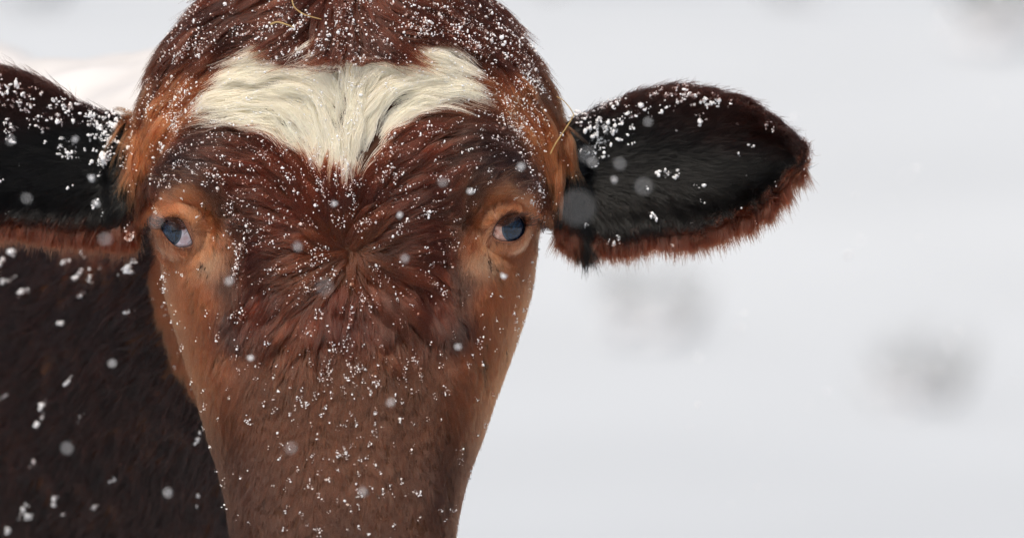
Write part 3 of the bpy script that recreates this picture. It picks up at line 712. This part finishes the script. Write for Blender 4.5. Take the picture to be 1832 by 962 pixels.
def settle(G, N, n, dens, tlo=.35, thi=1.0, clump=(2, 9), size=(.9, 2.4), up=2.5):
    w_ = dens / dens.sum(); k = rng.choice(len(G), n, p=w_); pos, rad = [], []
    for i in k:
        g = G[i]; a = rng.uniform(tlo, thi) * (NP - 1); m = int(min(99, rng.integers(*clump))); big = rng.random() < .07
        if big: m *= 3
        for _ in range(m):
            b = np.clip(a + rng.normal(0, .75 if not big else .9), 0, NP - 1.001); j = int(b); p = g[j] * (1 - b + j) + g[j + 1] * (b - j)
            r = min(size[1] * 1.2, size[0] * float(np.exp(rng.normal(.5, .42)))) * (1.25 if big else 1)
            p = p + N[i] * (up + rng.normal(0, 1.5)) * PX + rng.normal(0, 2.0 if not big else 4.5, 3) * PX
            pos.append(p); rad.append(r * PX)
    return np.array(pos), np.array(rad)
mx, my = to_px(FACE_G[:, 4]); fz = FACE_N[:, 1] < .2
p1, r1 = settle(FACE_G, FACE_N, 3500, snow_density(mx, my) * fz, size=(.46, 1.9))
mx, my = to_px(TOP_G[:, 5]); p2, r2 = settle(TOP_G, TOP_N, 2100, snow_density(mx, my) * (TOP_N[:, 1] < .3), .3, 1.0, (3, 12), (.6, 2.4))
mx, my = to_px(EAR_G[:, 5])
ed = np.exp(-((my - np.where(mx < 617, 150 + (mx + 0) * .35, 215 - (mx - 1020) * .3)) / 38) ** 2) * 2 + np.exp(-((mx - 185) / 45) ** 2 - ((my - 245) / 50) ** 2) * 3 + np.exp(-((mx - 1060) / 45) ** 2 - ((my - 240) / 45) ** 2) * 2.5 + .12
p3, r3 = settle(EAR_G, EAR_N, 420, ed * (EAR_N[:, 1] < .2), .3, 1.0, (2, 10), (1.2, 2.8))
bm_ = (BODY_N[:, 1] < .3) * (.3 + np.clip(BODY_N[:, 2] + .2, 0, 1)) * (BODY_G[:, 0, 1] < 1.3) * (BODY_G[:, 0, 2] > .6)
p4, r4 = settle(BODY_G, BODY_N, 620, bm_ * np.where(BODY_G[:, 0, 1] < .85, 1, .3), .4, 1, (4, 16), (1.2, 5.5), 5)
o = blobs('snow_dusting', np.concatenate([p1, p2, p3, p4]), np.concatenate([r1, r2, r3, r4]), M_flake)
tag(o, 'white snow crystals clinging to the fur of the cow', 'snow', kind='stuff')

# thick snow over the back
def back_snow():
    m = back_mask()
    f = ST[m]; vi, inv = np.unique(f, return_inverse=True); inv = inv.reshape(-1, 3); v = SV[vi].astype(float)
    nrm = np.zeros_like(v); fn = tn[:len(ST)][m]
    for k in range(3): np.add.at(nrm, inv[:, k], fn)
    nrm /= np.linalg.norm(nrm, axis=1)[:, None] + 1e-9
    e = np.concatenate([inv[:, [0, 1]], inv[:, [1, 2]], inv[:, [2, 0]]]); es = np.sort(e, 1); u, cnt = np.unique(es, axis=0, return_counts=True); b = np.unique(u[cnt == 1])
    dist = np.zeros(len(v)); isb = np.zeros(len(v), bool); isb[b] = True; reach = isb.copy()
    for k in range(9):
        dist[~reach] += 1; g = reach[u].any(1); reach[u[g].ravel()] = True
    th = .004 + .011 * (dist / 9) ** .5 + .005 * np.sin(v[:, 0] * 60 + v[:, 1] * 23) + .004 * np.sin(v[:, 1] * 71 + v[:, 0] * 33); th[isb] = -.004
    v = v + nrm * th[:, None]
    o = link('snow_on_back', mesh_np('snow_on_back', v, inv, M_snowback))
    tag(o, 'thick white snow lying along the neck and back of the cow', 'snow', kind='stuff')
back_snow()

# ------------------------------------------------------------------ straws
def straw(pts, r, label):
    P3 = [(wx(a, d * PX), d * PX, wz(b, d * PX)) for a, b, d in pts]; T = lerp_tab(P3, 30 if len(pts) > 3 else 24)
    c = T.mean(0); V, F = tube_mesh([([tuple(p - c) for p in T], list(np.linspace(r, r * .6, len(T)) * PX))], 6)
    F.append(tuple(range(6))[::-1]); F.append(tuple(range(len(V) - 6, len(V))))
    o = link('straw', mesh_np('straw', V, F, M_straw)); o.location = Vector(c); tag(o, label, 'straw')
straw([(984, 276, 90), (995, 255, 88), (1012, 230, 92), (1025, 209, 96), (1026, 205, 97), (1020, 194, 98), (1008, 180, 100), (996, 173, 102)], 1.3, 'thin bent straw sticking out of the fur beside the ear on the right')
straw([(522, -4, -40), (526, 12, -48), (540, 24, -52), (556, 30, -50), (575, 35, -46)], 1.5, 'pale straw caught in the topknot above the white patch')
straw([(484, 44, -48), (496, 40, -56), (512, 44, -60), (526, 50, -56)], 2.0, 'short frayed straw lying where the topknot meets the white patch')
straw([(627, 136, -60), (626, 124, -66), (629, 116, -72)], .8, 'tiny straw standing up at the centre of the white patch')

# ------------------------------------------------------------------ falling flakes
BOK = [(1033, 372, 34, 5), (1050, 275, 16, 3), (1150, 333, 17, 3.2), (1108, 292, 12, 2.5), (1060, 290, 10, 2.3), (1100, 322, 6, 2.3), (931, 299, 7, 3), (793, 326, 9, 2.6), (580, 514, 17, 3), (724, 463, 8, 2.6), (531, 440, 9, 2.6), (187, 427, 13, 2.6),
       (48, 355, 11, 2.4), (164, 317, 5, 3), (173, 363, 6, 2.8), (409, 503, 8, 2.8), (843, 342, 5, 2.6), (133, 250, 6, 2.4), (715, 386, 5, 2.6), (900, 494, 4, 2.8), (280, 395, 14, 2.6), (1160, 218, 9, 2.4), (20, 250, 9, 2.4), (598, 363, 5, 2.6),
       (1420, 210, 10, 2.8), (1540, 430, 14, 3), (1330, 560, 8, 2.6), (1250, 640, 12, 3), (1480, 700, 9, 3), (1640, 300, 10, 3), (1700, 620, 16, 3), (700, 720, 8, 2.6), (520, 800, 12, 2.6), (820, 620, 6, 2.6), (200, 650, 8, 2.6), (120, 800, 12, 3), (300, 880, 9, 3), (650, 880, 9, 2.6), (450, 640, 5, 2.6)]
proto = None
for i, (a, b, r, sz) in enumerate(BOK):
    # depth in front of the face giving a blur disc of that radius
    k = 43.0 * (cam_d.lens / (3500 - cam_d.lens)) / 36 * 1832 / 2; q = r / k; D = CAM_D / (1 + q); d = D - CAM_D
    f = IV * 1.0
    if proto is None:
        V, F = [], []
        R = random.Random(3)
        for _ in range(9):
            c = np.array([R.gauss(0, .5) for _ in range(3)]); bb = len(V); V += [tuple(c + v * R.uniform(.35, .6)) for v in IV]; F += [tuple(x + bb for x in ff) for ff in IF]
        proto = mesh_np('snowflake', V, F, M_flake, False)
    o = link('snowflake', proto); sc_ = sz * 1.5 * PX * (D / CAM_D) ; o.scale = (sc_,) * 3; o.rotation_euler = (i * 1.3, i * .7, i * 2.1)
    o.location = (wx(a, d), d, wz(b, d)); tag(o, 'white snowflake drifting down through the air in front of the cow', 'snowflake', 'falling snowflakes')
# far snowfall
n = 5000; D = rng.uniform(.2, 22, n) ** 1.0; pos = np.stack([CX + rng.uniform(-.6, .6, n) * (1 + D * .3), D, CZ + rng.uniform(-.4, .5, n) * (1 + D * .3)], 1)
ok = (D > 3) | (pos[:, 0] > .25); pos = pos[ok]
o = blobs('falling_snow', pos, rng.uniform(.001, .002, len(pos)), M_flake); tag(o, 'small snowflakes falling over the slope behind the cow', 'snow', kind='stuff')

# ------------------------------------------------------------------ far vegetation
shrub(1163, 524, 24, .40, 'small bare shrub poking from the snow under the ear on the right', 1)
shrub(1640, 690, 21, .34, 'low bare shrub standing alone near the right edge', 2)
shrub(60, 80, 52, 1.1, 'bare shrub high on the slope at the far left', 4)
shrub(1420, 120, 48, .7, 'bare shrub higher up the slope above the ear on the right', 8)
shrub(1780, 260, 40, .8, 'bare shrub halfway up the slope at the far right', 9)
tree(985, 62, 7.0, 'slender bare tree on the slope beside the topknot', 5)

# unseen wood added behind the camera to put a dark band in the eyes
def eye_reflection_wood():
    R = random.Random(11); V, F = [], []
    for i in range(70):
        x, y, h = -150 + i * 4.4 + R.uniform(-1, 1), -95 + R.uniform(-8, 8), R.uniform(9, 17); z = float(field_z(np.array(x), np.array(y)))
        for lv in range(4):
            b = len(V); zb = z + h * (.08 + .22 * lv); zt = min(z + h, zb + h * .36); rr = h * .2 * (1 - lv * .2)
            for k in range(9): V.append((x + rr * math.cos(k * .698) * R.uniform(.8, 1.2), y + rr * math.sin(k * .698) * R.uniform(.8, 1.2), zb))
            V.append((x, y, zt)); F += [(b + k, b + (k + 1) % 9, b + 9) for k in range(9)]
    o = link('eye_reflection_wood', mesh_np('eye_reflection_wood', V, F, mat('needles', (.03, .045, .03), .9, .2, noise=.3, nscale=2), False)); tag(o, 'unseen conifer wood added behind the camera to darken the eye reflections', 'wood', kind='stuff')
eye_reflection_wood()
